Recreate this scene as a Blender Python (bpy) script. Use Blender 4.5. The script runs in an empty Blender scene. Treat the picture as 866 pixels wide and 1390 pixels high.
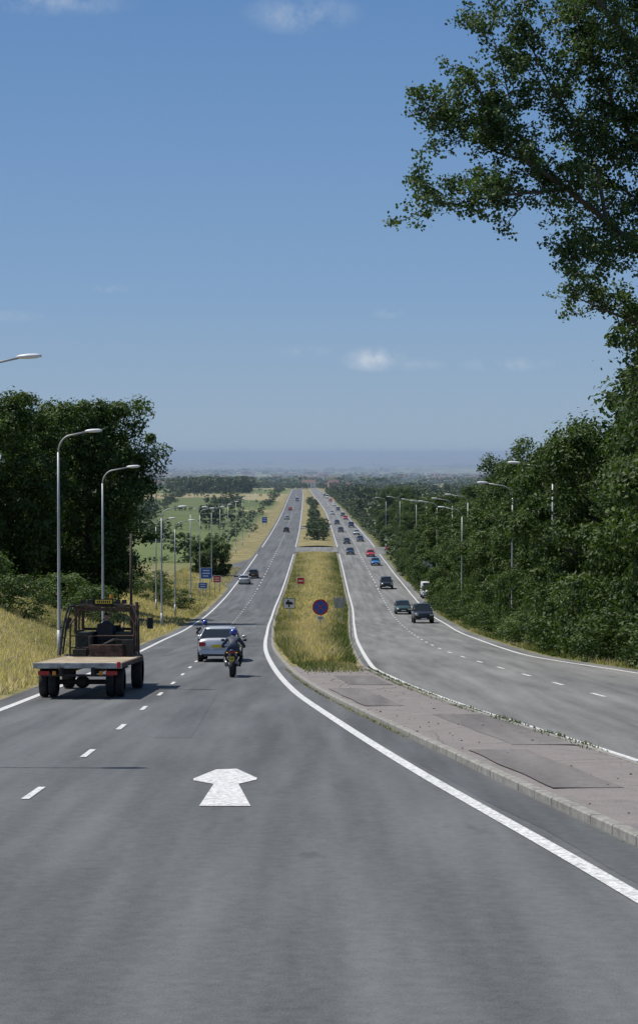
import bpy, math, numpy as np
from mathutils import Vector
rad=math.radians
sc=bpy.context.scene
sc.view_settings.view_transform='Standard'
sc.view_settings.look='None'
sc.view_settings.exposure=0
COL=sc.collection

# ------------------------------------------------------------ helpers
def pchip(xs,ys):
    xs=np.array(xs,float); ys=np.array(ys,float)
    h=np.diff(xs); dl=np.diff(ys)/h
    m=np.zeros_like(ys); m[0]=dl[0]; m[-1]=dl[-1]
    for i in range(1,len(xs)-1):
        if dl[i-1]*dl[i]>0:
            w1=2*h[i]+h[i-1]; w2=h[i]+2*h[i-1]
            m[i]=(w1+w2)/(w1/dl[i-1]+w2/dl[i])
    def f(x):
        x=np.clip(np.asarray(x,float),xs[0],xs[-1])
        i=np.clip(np.searchsorted(xs,x,side='right')-1,0,len(xs)-2)
        t=(x-xs[i])/h[i]
        return ((2*t**3-3*t**2+1)*ys[i]+(t**3-2*t**2+t)*h[i]*m[i]+(-2*t**3+3*t**2)*ys[i+1]+(t**3-t**2)*h[i]*m[i+1])
    return f
def sst(a,b,x):
    t=np.clip((np.asarray(x,float)-a)/(b-a),0,1); return t*t*(3-2*t)

class MB:
    def __init__(s): s.V=[];s.F=[];s.M=[];s.A=[];s.S=[];s.n=0
    def add(s,V,F,mat=0,var=0.5,smooth=False):
        V=np.asarray(V,float).reshape(-1,3)
        blocks=F if isinstance(F,list) and len(F) and isinstance(F[0],np.ndarray) else [np.asarray(F,int)]
        for B in blocks:
            s.F.append(B+s.n); m=len(B)
            s.M.append(np.full(m,mat)); s.A.append(np.broadcast_to(np.asarray(var,float),(m,)).copy() if np.ndim(var)==0 or len(var)==m else np.full(m,.5)); s.S.append(np.full(m,smooth))
        s.V.append(V); s.n+=len(V)
    def build(s,name,mats,parent=None,loc=None):
        me=bpy.data.meshes.new(name)
        V=np.concatenate(s.V)
        me.vertices.add(len(V)); me.vertices.foreach_set('co',V.astype(np.float32).ravel())
        L=np.concatenate([b.ravel() for b in s.F]).astype(np.int32)
        sz=np.concatenate([np.full(len(b),b.shape[1]) for b in s.F])
        st=np.concatenate([[0],np.cumsum(sz)[:-1]]).astype(np.int32)
        me.loops.add(len(L)); me.polygons.add(len(sz))
        me.polygons.foreach_set('loop_start',st)
        me.loops.foreach_set('vertex_index',L)
        me.update(calc_edges=True)
        me.polygons.foreach_set('material_index',np.concatenate(s.M).astype(np.int32))
        me.polygons.foreach_set('use_smooth',np.concatenate(s.S).astype(bool))
        a=me.attributes.new('var','FLOAT','FACE'); a.data.foreach_set('value',np.concatenate(s.A).astype(np.float32))
        for m in mats: me.materials.append(m)
        ob=bpy.data.objects.new(name,me); COL.objects.link(ob)
        if loc is not None: ob.location=loc
        if parent is not None: ob.parent=parent
        return ob

def tube(pts,rads,seg=8,caps=True):
    pts=[Vector(p) for p in pts]; n=len(pts)
    if np.ndim(rads)==0: rads=[rads]*n
    V=[];ref=None
    for i,p in enumerate(pts):
        t=(pts[min(i+1,n-1)]-pts[max(i-1,0)]).normalized()
        if ref is None:
            ref=Vector((1,0,0)) if abs(t.x)<.8 else Vector((0,1,0))
        a=(ref-t*ref.dot(t)).normalized(); b=t.cross(a); ref=a
        for k in range(seg):
            an=2*math.pi*k/seg
            V.append(p+(a*math.cos(an)+b*math.sin(an))*rads[i])
    F=[(i*seg+k,i*seg+(k+1)%seg,(i+1)*seg+(k+1)%seg,(i+1)*seg+k) for i in range(n-1) for k in range(seg)]
    out=[np.array(F)]
    if caps: out.append(np.array([list(range(seg))[::-1],[(n-1)*seg+k for k in range(seg)]]))
    return np.array([tuple(v) for v in V]),out
def box(cx,cy,cz,sx,sy,sz):
    V=np.array([(cx+sx*a/2,cy+sy*b/2,cz+sz*c/2) for a in(-1,1) for b in(-1,1) for c in(-1,1)])
    F=np.array([(0,1,3,2),(4,6,7,5),(0,4,5,1),(2,3,7,6),(0,2,6,4),(1,5,7,3)])
    return V,F
def loft(rings,caps=True):
    k=len(rings[0]); V=np.concatenate([np.asarray(r,float) for r in rings])
    F=[(i*k+j,i*k+(j+1)%k,(i+1)*k+(j+1)%k,(i+1)*k+j) for i in range(len(rings)-1) for j in range(k)]
    out=[np.array(F)]
    if caps: out.append(np.array([list(range(k))[::-1],[(len(rings)-1)*k+j for j in range(k)]]))
    return V,out
def sphere(c,r,nu=16,nv=10):
    V=[];F=[]
    for i in range(nv+1):
        ph=math.pi*(i+.0001)/(nv+.0002)
        for j in range(nu):
            th=2*math.pi*j/nu
            V.append((c[0]+r[0]*math.sin(ph)*math.cos(th),c[1]+r[1]*math.sin(ph)*math.sin(th),c[2]+r[2]*math.cos(ph)))
    for i in range(nv):
        for j in range(nu):
            F.append((i*nu+j,(i+1)*nu+j,(i+1)*nu+(j+1)%nu,i*nu+(j+1)%nu))
    return np.array(V),np.array(F)
def wheel(cx,cy,cz,r,w,seg=24):
    prof=[(-w/2,r*.62),(-w/2,r*.93),(-w*.38,r),(w*.38,r),(w/2,r*.93),(w/2,r*.62)]
    V=[];F=[]
    for k in range(seg):
        a=2*math.pi*k/seg
        for (x,q) in prof: V.append((cx+x,cy+q*math.cos(a),cz+q*math.sin(a)))
    n=len(prof)
    for k in range(seg):
        for j in range(n-1):
            F.append((k*n+j,k*n+j+1,((k+1)%seg)*n+j+1,((k+1)%seg)*n+j))
    return np.array(V),np.array(F)
def discx(cx,cy,cz,r,w,seg=20):
    return tube([(cx-w/2,cy,cz),(cx+w/2,cy,cz)],[r,r],seg)

# ------------------------------------------------------------ materials
def newmat(name):
    m=bpy.data.materials.new(name); m.use_nodes=True
    nt=m.node_tree; b=nt.nodes['Principled BSDF']
    return m,nt,b
def N(nt,t,**kw):
    n=nt.nodes.new(t)
    for k,v in kw.items():
        if k in n.inputs: n.inputs[k].default_value=v
        else: setattr(n,k,v)
    return n
def ramp(nt,fac,stops):
    r=nt.nodes.new('ShaderNodeValToRGB'); e=r.color_ramp.elements
    while len(e)>1: e.remove(e[-1])
    e[0].position=stops[0][0]; e[0].color=(*stops[0][1],1)
    for p,c in stops[1:]:
        x=e.new(p); x.color=(*c,1)
    nt.links.new(fac,r.inputs[0]); return r.outputs[0]
def mixc(nt,fac,a,b,mode='MIX'):
    m=nt.nodes.new('ShaderNodeMix'); m.data_type='RGBA'; m.blend_type=mode
    for s,v in ((0,fac),(6,a),(7,b)):
        if hasattr(v,'is_output') or hasattr(v,'links'): nt.links.new(v,m.inputs[s])
        else: m.inputs[s].default_value=v if s==0 else (*v,1)
    return m.outputs[2]
def pos(nt,scale=(1,1,1),rot=(0,0,0)):
    g=nt.nodes.new('ShaderNodeNewGeometry'); mp=nt.nodes.new('ShaderNodeMapping')
    mp.inputs['Scale'].default_value=scale; mp.inputs['Rotation'].default_value=rot
    nt.links.new(g.outputs['Position'],mp.inputs[0]); return mp.outputs[0]
def noise(nt,vec,scale,detail=4,rough=.55):
    n=N(nt,'ShaderNodeTexNoise'); n.inputs['Scale'].default_value=scale; n.inputs['Detail'].default_value=detail; n.inputs['Roughness'].default_value=rough
    nt.links.new(vec,n.inputs['Vector']); return n.outputs['Fac']
def math_(nt,op,a,b=0.0,c=None,clamp=False):
    m=nt.nodes.new('ShaderNodeMath'); m.operation=op; m.use_clamp=clamp
    for i,v in enumerate((a,b,c)):
        if v is None: continue
        if hasattr(v,'links'): nt.links.new(v,m.inputs[i])
        else: m.inputs[i].default_value=v
    return m.outputs[0]
def bump(nt,b,h,strength,dist):
    bp=nt.nodes.new('ShaderNodeBump'); bp.inputs['Strength'].default_value=strength; bp.inputs['Distance'].default_value=dist
    nt.links.new(h,bp.inputs['Height']); nt.links.new(bp.outputs[0],b.inputs['Normal'])

def simple(name,c,rough=.5,metal=0,var=.12,scale=3,coat=0):
    m,nt,b=newmat(name)
    tc=nt.nodes.new('ShaderNodeTexCoord')
    f=noise(nt,tc.outputs['Object'],scale,5)
    lo=tuple(x*max(0,1-var*1.2) for x in c); hi=tuple(min(1,x*(1+var)) for x in c)
    nt.links.new(ramp(nt,f,[(.3,lo),(.7,hi)]),b.inputs['Base Color'])
    b.inputs['Roughness'].default_value=rough; b.inputs['Metallic'].default_value=metal
    b.inputs['Coat Weight'].default_value=coat; b.inputs['Coat Roughness'].default_value=.08
    return m

def leafmat(name,c0,c1,trans=.3):
    m,nt,b=newmat(name)
    a=nt.nodes.new('ShaderNodeAttribute'); a.attribute_name='var'
    col=ramp(nt,a.outputs['Fac'],[(0,c0),(1,c1)])
    nt.links.new(col,b.inputs['Base Color']); b.inputs['Roughness'].default_value=.55
    b.inputs['Specular IOR Level'].default_value=.3
    t=nt.nodes.new('ShaderNodeBsdfTranslucent')
    nt.links.new(mixc(nt,1.0,col,(1.1,1.35,.5),'MULTIPLY'),t.inputs[0])
    mx=nt.nodes.new('ShaderNodeMixShader'); mx.inputs[0].default_value=trans
    nt.links.new(b.outputs[0],mx.inputs[1]); nt.links.new(t.outputs[0],mx.inputs[2])
    nt.links.new(mx.outputs[0],nt.nodes['Material Output'].inputs[0])
    return m
M_leaf=leafmat('foliage_leaf',(.028,.054,.014),(.105,.15,.042))
M_leaf_big=leafmat('poplar_leaf',(.03,.058,.02),(.11,.16,.055),.3)
M_leaf_far=leafmat('far_foliage',(.034,.058,.022),(.095,.125,.045),.15)
M_grass=leafmat('grass_blade',(.085,.115,.035),(.64,.50,.32),.35)
M_bark=simple('bark',(.08,.065,.05),.9,var=.4,scale=8)

def asphalt(name,base,seed,k=1.0):
    m,nt,b=newmat(name)
    p=pos(nt); ps=pos(nt,(1.2,.02,1))
    fine=noise(nt,p,70,3,.8); med=noise(nt,p,7,4,.6); big=noise(nt,pos(nt,(.25,.05,.25)),1.0+seed*.1,5,.6); tr=noise(nt,ps,1.3,2,.5)
    s=math_(nt,'ADD',math_(nt,'MULTIPLY',fine,.55),math_(nt,'MULTIPLY',med,.2))
    s=math_(nt,'ADD',s,math_(nt,'MULTIPLY',big,.27)); s=math_(nt,'ADD',s,math_(nt,'MULTIPLY',tr,.36))
    lo=tuple(x*.42 for x in base); hi=tuple(x*1.58 for x in base)
    c=ramp(nt,s,[(.52,lo),(.86,hi)])
    # small dark oil / tar stains
    st=noise(nt,pos(nt,(.9,.35,1)),1.6,6,.7)
    c=mixc(nt,.55,c,mixc(nt,1.0,c,ramp(nt,st,[(.28,(.5,.5,.5)),(.38,(1,1,1))]),'MULTIPLY'))
    nt.links.new(c,b.inputs['Base Color'])
    b.inputs['Roughness'].default_value=.8; b.inputs['Specular IOR Level'].default_value=.35
    bump(nt,b,fine,.45,.012); return m
M_road=asphalt('asphalt',(.103,.107,.109),0)
M_road2=asphalt('asphalt_worn',(.162,.164,.158),3)
M_repair=asphalt('asphalt_repair',(.088,.092,.095),7)

def paint(name,under):
    m,nt,b=newmat(name); p=pos(nt)
    f=noise(nt,p,14,6,.75)
    nt.links.new(ramp(nt,f,[(.34,under),(.45,(.5,.5,.49)),(.62,(.78,.78,.76))]),b.inputs['Base Color'])
    b.inputs['Roughness'].default_value=.65; return m
M_line=paint('road_paint',(.17,.17,.17))

m,nt,b=newmat('island_surface'); p=pos(nt)
big=noise(nt,p,.5,5,.65); med=noise(nt,p,3,5,.6); fi=noise(nt,p,45,3,.7)
c=ramp(nt,big,[(.36,(.12,.11,.106)),(.5,(.19,.165,.156)),(.62,(.225,.19,.178))])
c=mixc(nt,.5,c,ramp(nt,med,[(.35,(.12,.105,.1)),(.65,(.28,.245,.225))]))
c=mixc(nt,.6,c,ramp(nt,fi,[(.35,(.10,.095,.09)),(.65,(.31,.28,.265))]))
v=N(nt,'ShaderNodeTexVoronoi',feature='DISTANCE_TO_EDGE'); v.inputs['Scale'].default_value=.45
nt.links.new(mixc(nt,.12,pos(nt),noise(nt,p,1.5,4)),v.inputs['Vector'])
cr=ramp(nt,v.outputs[0],[(.0,(.5,.5,.46)),(.008,(1,1,1))])
c=mixc(nt,1.0,c,cr,'MULTIPLY')
nt.links.new(c,b.inputs['Base Color']); b.inputs['Roughness'].default_value=.9
bump(nt,b,fi,.4,.01); M_island=m
M_patch=asphalt('asphalt_patch',(.16,.147,.14),5)

m,nt,b=newmat('kerb_concrete'); p=pos(nt)
c=ramp(nt,noise(nt,p,6,6,.7),[(.3,(.15,.145,.13)),(.7,(.34,.33,.30))])
sx=nt.nodes.new('ShaderNodeSeparateXYZ'); nt.links.new(p,sx.inputs[0])
fr=math_(nt,'FRACT',math_(nt,'MULTIPLY',sx.outputs[1],1.09))
c=mixc(nt,1.0,c,ramp(nt,fr,[(0,(.3,.3,.3)),(.03,(.3,.3,.3)),(.04,(1,1,1)),(1,(1,1,1))]),'MULTIPLY')
nt.links.new(c,b.inputs['Base Color']); b.inputs['Roughness'].default_value=.9; M_kerb=m

# ground
m,nt,b=newmat('ground'); p=pos(nt)
n1=noise(nt,p,.25,6,.65); n2=noise(nt,p,5,5,.7)
gr=ramp(nt,n1,[(.35,(.09,.11,.038)),(.5,(.21,.18,.085)),(.65,(.36,.29,.16))])
gr=mixc(nt,.45,gr,ramp(nt,n2,[(.3,(.09,.10,.035)),(.7,(.36,.30,.17))]))
v=N(nt,'ShaderNodeTexVoronoi',feature='F1'); v.inputs['Scale'].default_value=1
wv=pos(nt,(1/110,1/190,1/300),(0,0,.25)); nt.links.new(wv,v.inputs['Vector'])
sv=nt.nodes.new('ShaderNodeSeparateColor'); nt.links.new(v.outputs['Color'],sv.inputs[0])
fc=ramp(nt,sv.outputs[0],[(0,(.08,.115,.042)),(.18,(.12,.155,.058)),(.36,(.32,.27,.155)),(.5,(.09,.125,.042)),(.62,(.17,.185,.08)),(.74,(.42,.36,.22)),(.87,(.11,.15,.055))])
for n_ in nt.nodes:
    if n_.type=='VALTORGB' and n_.outputs[0]==fc: n_.color_ramp.interpolation='CONSTANT'
fc=mixc(nt,.3,fc,ramp(nt,noise(nt,p,.05,6,.7),[(.3,(.07,.10,.035)),(.7,(.24,.23,.12))]))
sx=nt.nodes.new('ShaderNodeSeparateXYZ'); nt.links.new(p,sx.inputs[0])
mr=nt.nodes.new('ShaderNodeMapRange'); mr.inputs[1].default_value=300; mr.inputs[2].default_value=360
nt.links.new(sx.outputs[1],mr.inputs[0])
ax=math_(nt,'ABSOLUTE',math_(nt,'ADD',sx.outputs[0],2.0))
mr2=nt.nodes.new('ShaderNodeMapRange'); mr2.inputs[1].default_value=17; mr2.inputs[2].default_value=21
nt.links.new(ax,mr2.inputs[0])
c=mixc(nt,math_(nt,'MULTIPLY',mr.outputs[0],mr2.outputs[0]),gr,fc)
mr3=nt.nodes.new('ShaderNodeMapRange'); mr3.inputs[1].default_value=8; mr3.inputs[2].default_value=13
nt.links.new(sx.outputs[0],mr3.inputs[0])
mr4=nt.nodes.new('ShaderNodeMapRange'); mr4.inputs[1].default_value=1500; mr4.inputs[2].default_value=1200
nt.links.new(sx.outputs[1],mr4.inputs[0])
c=mixc(nt,math_(nt,'MULTIPLY',math_(nt,'MULTIPLY',mr3.outputs[0],mr4.outputs[0]),.75),c,ramp(nt,n2,[(.3,(.05,.075,.025)),(.7,(.16,.17,.075))]))
nt.links.new(c,b.inputs['Base Color']); b.inputs['Roughness'].default_value=1; b.inputs['Specular IOR Level'].default_value=.1
bump(nt,b,n2,.5,.1); M_ground=m

M_galv=simple('galvanised_steel',(.42,.43,.43),.5,.3,.12,2)
M_lamphead=simple('lamp_housing',(.68,.69,.70),.4,0,.05)
M_glass,nt,b=newmat('vehicle_glass'); b.inputs['Base Color'].default_value=(.012,.016,.018,1); b.inputs['Roughness'].default_value=.06; b.inputs['Specular IOR Level'].default_value=.7
M_tyre=simple('tyre_rubber',(.026,.025,.024),.85,0,.3,10)
M_rim=simple('wheel_rim',(.35,.36,.37),.35,.7,.1)
M_black=simple('black_trim',(.02,.02,.021),.6,0,.2)
M_red=simple('red_lens',(.45,.02,.015),.25,0,.1)
M_white=simple('white_plastic',(.75,.75,.73),.4,0,.05)
M_yellow=simple('yellow_plate',(.75,.55,.05),.5,0,.08)
M_chrome=simple('headlamp',(.7,.72,.75),.12,.6,.05)
M_blue=simple('sign_blue',(.02,.12,.46),.45,0,.06)
M_signred=simple('sign_red',(.6,.03,.02),.5,0,.08)

# ------------------------------------------------------------ layout functions
Df=pchip([-60,0,50,100,150,200,250,300,400,500,700,1000,1300,1600,2000,4000,8000,14000,20000,26000,34000],
         [-2.1,2.75,6.8,10.85,14.75,17.9,19.8,20.9,22.2,23.1,24.4,25.6,27.6,32,39,62,92,120,125,95,52])
Ys=np.concatenate([np.arange(-40,270,2),np.arange(270,600,5),np.arange(600,1500,20),np.geomspace(1500,34000,80)])
DY=Df(Ys)
def gz(y): return -np.interp(y,Ys,DY)
LL=pchip([-40,20,42,79,120,205,306,530,1025,1500],[-7.5,-7.5,-7.65,-8.6,-10,-12.2,-13.1,-13.9,-17.5,-22])
LR=pchip([-40,10,15.9,28,39.8,50.6,69,93.5,125,160,221,345,430,790,1080,1500],[7.2,3.5,2.9,1.48,.28,-.7,-1.8,-2.84,-3.7,-4.5,-5.3,-5.5,-5.6,-7.6,-9.9,-14])
LD=pchip([-40,24,52,79,205,306,530,1025,1500],[-3.9,-3.96,-4.5,-5.3,-8.7,-9.3,-9.9,-13.6,-18])
RL=pchip([-40,10,29,45,57,69,100,150,221,362,685,1130,1500],[11,7,5.3,3.53,2.6,2.07,2.25,3.0,4.05,4.4,3.2,-4,-9])
RR=pchip([-40,30,62.5,84,120,165,283,411,685,1180,1500],[19,14,11.3,9.6,10.2,11.5,13.1,13.2,10.6,3,-2])
RD=pchip([-40,53,93,150,220,300,411,685,1180,1500],[14,7.54,6.3,7.2,8.3,8.9,8.9,7,-.8,-6])
def T(x,y):
    x=np.asarray(x,float); y=np.asarray(y,float)
    z=gz(y)-.03
    uL=(LL(y)-.7)-x
    z=z+3.0*sst(2,15,uL)*sst(10,90,y)*(1-sst(190,270,y))
    uR=x-(RR(y)+.8)
    z=z+1.2*sst(1.5,8,uR)*(1-sst(260,400,y))
    wide=sst(40,300,np.abs(x))*sst(350,900,y)
    z=z+wide*(1.6*np.sin(x/170+y/310)+1.3*np.sin(x/97-y/190+1.3))
    far=sst(3000,9000,y)
    z=z+far*(9*np.sin(x/1300+y/2100)+6*np.sin(x/700-y/1500+2))
    hz=sst(20000,27000,y)
    z=z+hz*(22*np.sin(x/2700+1)+12*np.sin(x/1100+.5)+7*np.sin(x/480))
    return z
def kL(y): return LR(y)+np.interp(y,[-10,30,60,90],[1.0,.95,.5,.35])
def kR(y): return RL(y)-.35

# terrain
Xs=np.concatenate([-np.geomspace(60,20000,60)[::-1],np.arange(-58.5,59,1.5),np.geomspace(60,20000,60)])
XX,YY=np.meshgrid(Xs,Ys)
ZZ=T(XX,YY); nx=len(Xs); ny=len(Ys)
idx=np.arange(nx*ny).reshape(ny,nx)
F=np.stack([idx[:-1,:-1],idx[:-1,1:],idx[1:,1:],idx[1:,:-1]],-1).reshape(-1,4)
g=MB(); g.add(np.stack([XX,YY,ZZ],-1).reshape(-1,3),F,smooth=True); g.build('ground',[M_ground])

def ribbon(mb,ys,fl,fr,nc,zoff,dome=0,mat=0,smooth=True):
    ys=np.asarray(ys,float); t=np.linspace(0,1,nc)
    a=fl(ys)[:,None]; c=fr(ys)[:,None]
    X=a+(c-a)*t; Y=np.repeat(ys[:,None],nc,1)
    dm=np.broadcast_to(np.asarray(dome(ys) if callable(dome) else dome,float),ys.shape)[:,None]
    Z=gz(Y)+zoff+dm*np.sin(np.pi*t)[None,:]**.7
    i=np.arange(X.size).reshape(X.shape)
    F=np.stack([i[:-1,:-1],i[:-1,1:],i[1:,1:],i[1:,:-1]],-1).reshape(-1,4)
    mb.add(np.stack([X,Y,Z],-1).reshape(-1,3),F,mat,smooth=smooth)
rowsR=Ys[Ys<=1480]
r=MB(); ribbon(r,rowsR,lambda y:LL(y)-.7-3.2*sst(262,285,y)*(1-sst(335,370,y)),lambda y:kL(y)+.03,9,0); r.build('road',[M_road])
r=MB(); ribbon(r,rowsR,lambda y:kR(y)-.03,lambda y:RR(y)+.8+4*sst(205,225,y)*(1-sst(262,285,y)),9,0); r.build('road',[M_road2])
r=MB()
for (y0,y1) in ((392,418),(545,560)):
    ys=np.linspace(y0,y1,8); ribbon(r,ys,lambda y:kL(y)-.2,lambda y:kR(y)+.2,4,.16)
ys=np.linspace(385,420,8); ribbon(r,ys,lambda y:RR(y)+.6,lambda y:RR(y)+14,4,.05)
r.build('road_junction',[M_road2])
r=MB()
for (y0,y1,fa,fb) in ((13,33,lambda y:LR(y)+.25+.04*np.sin(y),lambda y:kL(y)-.05),(34,50,lambda y:LD(y)+.9+.03*np.sin(y*2),lambda y:LD(y)+1.6),(95,112,lambda y:LD(y)+.3,lambda y:LD(y)+3),(60,92,lambda y:LD(y)-2.9,lambda y:LD(y)-2.3)):
    ribbon(r,np.linspace(y0,y1,14),fa,fb,3,.004)
r.build('tarmac_repairs',[M_repair])
# markings
mk=MB()
for f,w in ((LL,.2),(LR,.2),(RL,.18),(RR,.18)):
    ribbon(mk,rowsR[(rowsR<390)],lambda y:f(y)-w/2,lambda y:f(y)+w/2,2,.010)
    ribbon(mk,rowsR[(rowsR>=420)],lambda y:f(y)-w/2,lambda y:f(y)+w/2,2,.02)
def dash(f,y0,y1,step,ln,w):
    y=y0
    while y<y1:
        ys=np.array([y,y+ln/2,y+ln]); ribbon(mk,ys,lambda q:f(q)-w/2,lambda q:f(q)+w/2,2,.010 if y<300 else .02); y+=step
dash(LD,23.7,260,6.2,1.5,.11); dash(LD,260,1200,9,3,.14)
dash(RD,29.3,260,6.2,1.8,.13); dash(RD,260,1200,9,3,.15)
A=[(-1.56,22.9),(-.89,22.9),(-1.17,25.6),(-.93,26.2),(-.93,26.45),(-1.3,27.85),(-1.62,27.75),(-1.88,26.35),(-1.86,26.1),(-1.53,25.6)]
V=[(x,y,float(gz(y))+.010) for x,y in A]
mk.add(V,[np.array([[0,1,2,9]]),np.array([[9,2,3,4,5,6,7,8]])])
mk.build('road_markings',[M_line])

# kerbs
def kerb(mb,ys,f,w=.14,h=.12,side=1):
    ys=np.asarray(ys,float); x=f(ys); z=gz(ys)
    prof=[(0,-.05),(0.0,h-.02),(.02*side,h),(w*side,h),(w*side,-.05)]
    n=len(prof); V=np.stack([np.stack([x+a,ys,z+c],-1) for a,c in prof],1).reshape(-1,3)
    F=[(i*n+j,i*n+j+1,(i+1)*n+j+1,(i+1)*n+j) for i in range(len(ys)-1) for j in range(n-1)]
    mb.add(V,np.array(F))
for i,(a,c_) in enumerate(((-40,391),(419,544),(561,1100))):
    ys=rowsR[(rowsR>=a)&(rowsR<=c_)]
    k=MB(); kerb(k,ys,kL,side=1); kerb(k,ys,kR,side=-1); k.build('kerb',[M_kerb])
r=MB(); ys=rowsR[rowsR<=72]; ribbon(r,ys,lambda y:kL(y)+.135,lambda y:kR(y)-.135,8,.105,.02); r.build('traffic_island_pavement',[M_island])
r=MB()
for (y0,y1,a,c_) in ((31,39,.5,.93),(24,30,.12,.5),(42,50,.1,.45),(16,22,.45,.9),(52,58,.4,.85)):
    ys=np.linspace(y0,y1,17); fa=lambda y:kL(y)+(kR(y)-kL(y))*a+.02*np.sin(y*2); fb=lambda y:kL(y)+(kR(y)-kL(y))*c_+.02*np.sin(y*1.7)
    ribbon(r,ys,fa,fb,3,.131)
r.build('pavement_patches',[M_patch])
r=MB()
dm=lambda y:.28*sst(66,78,y)
for a,c_ in ((66,391),(419,544),(561,1300)):
    ys=rowsR[(rowsR>=a)&(rowsR<=c_)]; ribbon(r,ys,lambda y:kL(y)+.135,lambda y:kR(y)-.135,9,.108,lambda y:.022+dm(y))
r.build('central_reservation_grass_bank',[M_ground])
rng=np.random.default_rng(3); r=MB()
for k in range(200):
    y=rng.uniform(17,66); t=rng.uniform(-.05,1); x=float(kL(y)+(kR(y)-kL(y))*t); on=t>.04
    if not on: x=float(kL(y))-rng.uniform(.02,.5)
    s=rng.uniform(.008,.024)*(1.7 if rng.random()<.05 else 1); V,F=sphere((x,y,float(gz(y))+(.125 if on else .005)+s*.3),(s*rng.uniform(.7,1.4),s,s*.6),5,3); r.add(V,F,int(rng.random()<.4))
r.build('gravel',[M_kerb,simple('brown_stone',(.18,.13,.1),.9)])

# ------------------------------------------------------------ foliage
def quads(P,Nn,size,rng,asp=.55):
    n=len(P); Nn=Nn/np.linalg.norm(Nn,axis=1,keepdims=True)
    t=np.cross(Nn,rng.normal(size=(n,3))); t/=np.linalg.norm(t,axis=1,keepdims=True)
    b_=np.cross(Nn,t); s=(size*rng.uniform(.7,1.3,n))[:,None]
    V=np.stack([P+t*s,P+b_*s*asp+Nn*s*.15,P-t*s,P-b_*s*asp+Nn*s*.15],1).reshape(-1,3)
    return V,np.arange(4*n).reshape(n,4)
def crown(H,R,seed,nc,per,ls,base=.1,flat=.75,cr=.24,top=.12,lobe=1.0):
    rng=np.random.default_rng(seed)
    th=rng.uniform(0,2*np.pi,nc); u=rng.uniform(0,1,nc)
    ph=rng.uniform(0,6,4)
    lob=1+lobe*(.16*np.sin(2*th+ph[0]+3*u)+.13*np.sin(3*th+ph[1]-5*u)+.1*np.sin(5*th+ph[2]+7*u))
    env=R*np.sin(np.pi*(u*(1-top-.14)+.14))**.55*lob
    rr=env*(.35+.6*rng.uniform(0,1,nc)**.5)
    C=np.stack([rr*np.cos(th),rr*np.sin(th),H*(base+(.95-base)*u)],-1)
    crad=R*cr*rng.uniform(.5,1.35,nc)
    cv=rng.uniform(.1,.75,nc)
    d=rng.normal(size=(nc,per,3)); d/=np.linalg.norm(d,axis=2,keepdims=True)
    rd=crad[:,None]*(rng.uniform(.1,1,(nc,per))**.45)*rng.uniform(.8,1.3,(nc,per))
    P=C[:,None]+d*rd[...,None]*np.array([1,1,flat])
    Nn=d*.8+rng.normal(size=d.shape)*.5+np.array([0,0,.35])
    var=np.clip(cv[:,None]+rng.normal(0,.16,(nc,per))+.15*d[...,2],0,1)
    V,F=quads(P.reshape(-1,3),Nn.reshape(-1,3),ls,rng)
    return V,F,var.reshape(-1),C
def add_trunk(mb,H,R,C,seed,mat=1,r0=.28):
    rng=np.random.default_rng(seed+99)
    pts=[(0,0,-.5),(0,0,.2)]+[(rng.normal(0,.02*H*t),rng.normal(0,.02*H*t),H*t) for t in (.15,.35,.55,.8)]
    V,F=tube(pts,[r0*1.5,r0*1.15,r0,r0*.75,r0*.5,r0*.15],9); mb.add(V,F,mat,smooth=True)
    for i in rng.choice(len(C),min(22,len(C)),replace=False):
        c=C[i]; zb=max(.1*H,min(c[2]*.7,.7*H)); s=np.array([0,0,zb]); mid=(s+c)/2+np.array([0,0,-.03*H])
        V,F=tube([s,mid,c],[r0*.38,r0*.22,r0*.06],6); mb.add(V,F,mat,smooth=True)
variants=[]
for i,(H,R) in enumerate(((13,4.6),(14.5,4.2),(12,5.0),(15,4.8))):
    mb=MB(); V,F,va,C=crown(H,R,10+i,190,200,.13,base=.04,cr=.21,lobe=1.4); mb.add(V,F,0,va); add_trunk(mb,H,R,C,i)
    o=mb.build('template',[M_leaf,M_bark]); variants.append((o.data,H)); bpy.data.objects.remove(o)
def place(name,me,x,y,s=1,rz=0,sz=None,dz=0):
    o=bpy.data.objects.new(name,me); COL.objects.link(o)
    o.location=(x,y,float(T(x,y))-.1+dz); o.scale=(s,s,sz or s); o.rotation_euler=(0,0,rz); return o
rng=np.random.default_rng(5)
y=74.
while y<440:
    me,H=variants[rng.integers(4)]
    off=6.0+rng.uniform(-.8,1.2)
    place('broadleaf_tree',me,float(RR(y))+off,y,rng.uniform(.7,1.0),rng.uniform(0,6.3),rng.uniform(.70,.98))
    if y<330:
        me,H=variants[rng.integers(4)]
        place('broadleaf_tree',me,float(RR(y))+off+7,y+4,rng.uniform(.9,1.1),rng.uniform(0,6.3),rng.uniform(.85,1.1))
    y+=rng.uniform(5.5,8.5)*(1+y/500)
place('broadleaf_tree',variants[3][0],16.4,72,1.0,1.0,1.22)
place('broadleaf_tree',variants[1][0],16.0,62,.95,2.0,1.05)
place('broadleaf_tree',variants[0][0],19.5,80,1.2,2.0,1.3)
oaks=[]
for sd_ in (41,43):
    mb=MB(); V,F,va,C=crown(18.5,6.0,sd_,330,190,.16,base=.06,cr=.18,lobe=1.5); mb.add(V,F,0,va); add_trunk(mb,18.5,6,C,sd_,r0=.4)
    o=mb.build('oak_tree',[M_leaf,M_bark]); oaks.append(o.data); bpy.data.objects.remove(o)
place('oak_tree',oaks[0],-20.6,160,.98,.5,1.04)
place('oak_tree',oaks[1],-28,150,.96,2.5,.95)
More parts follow.
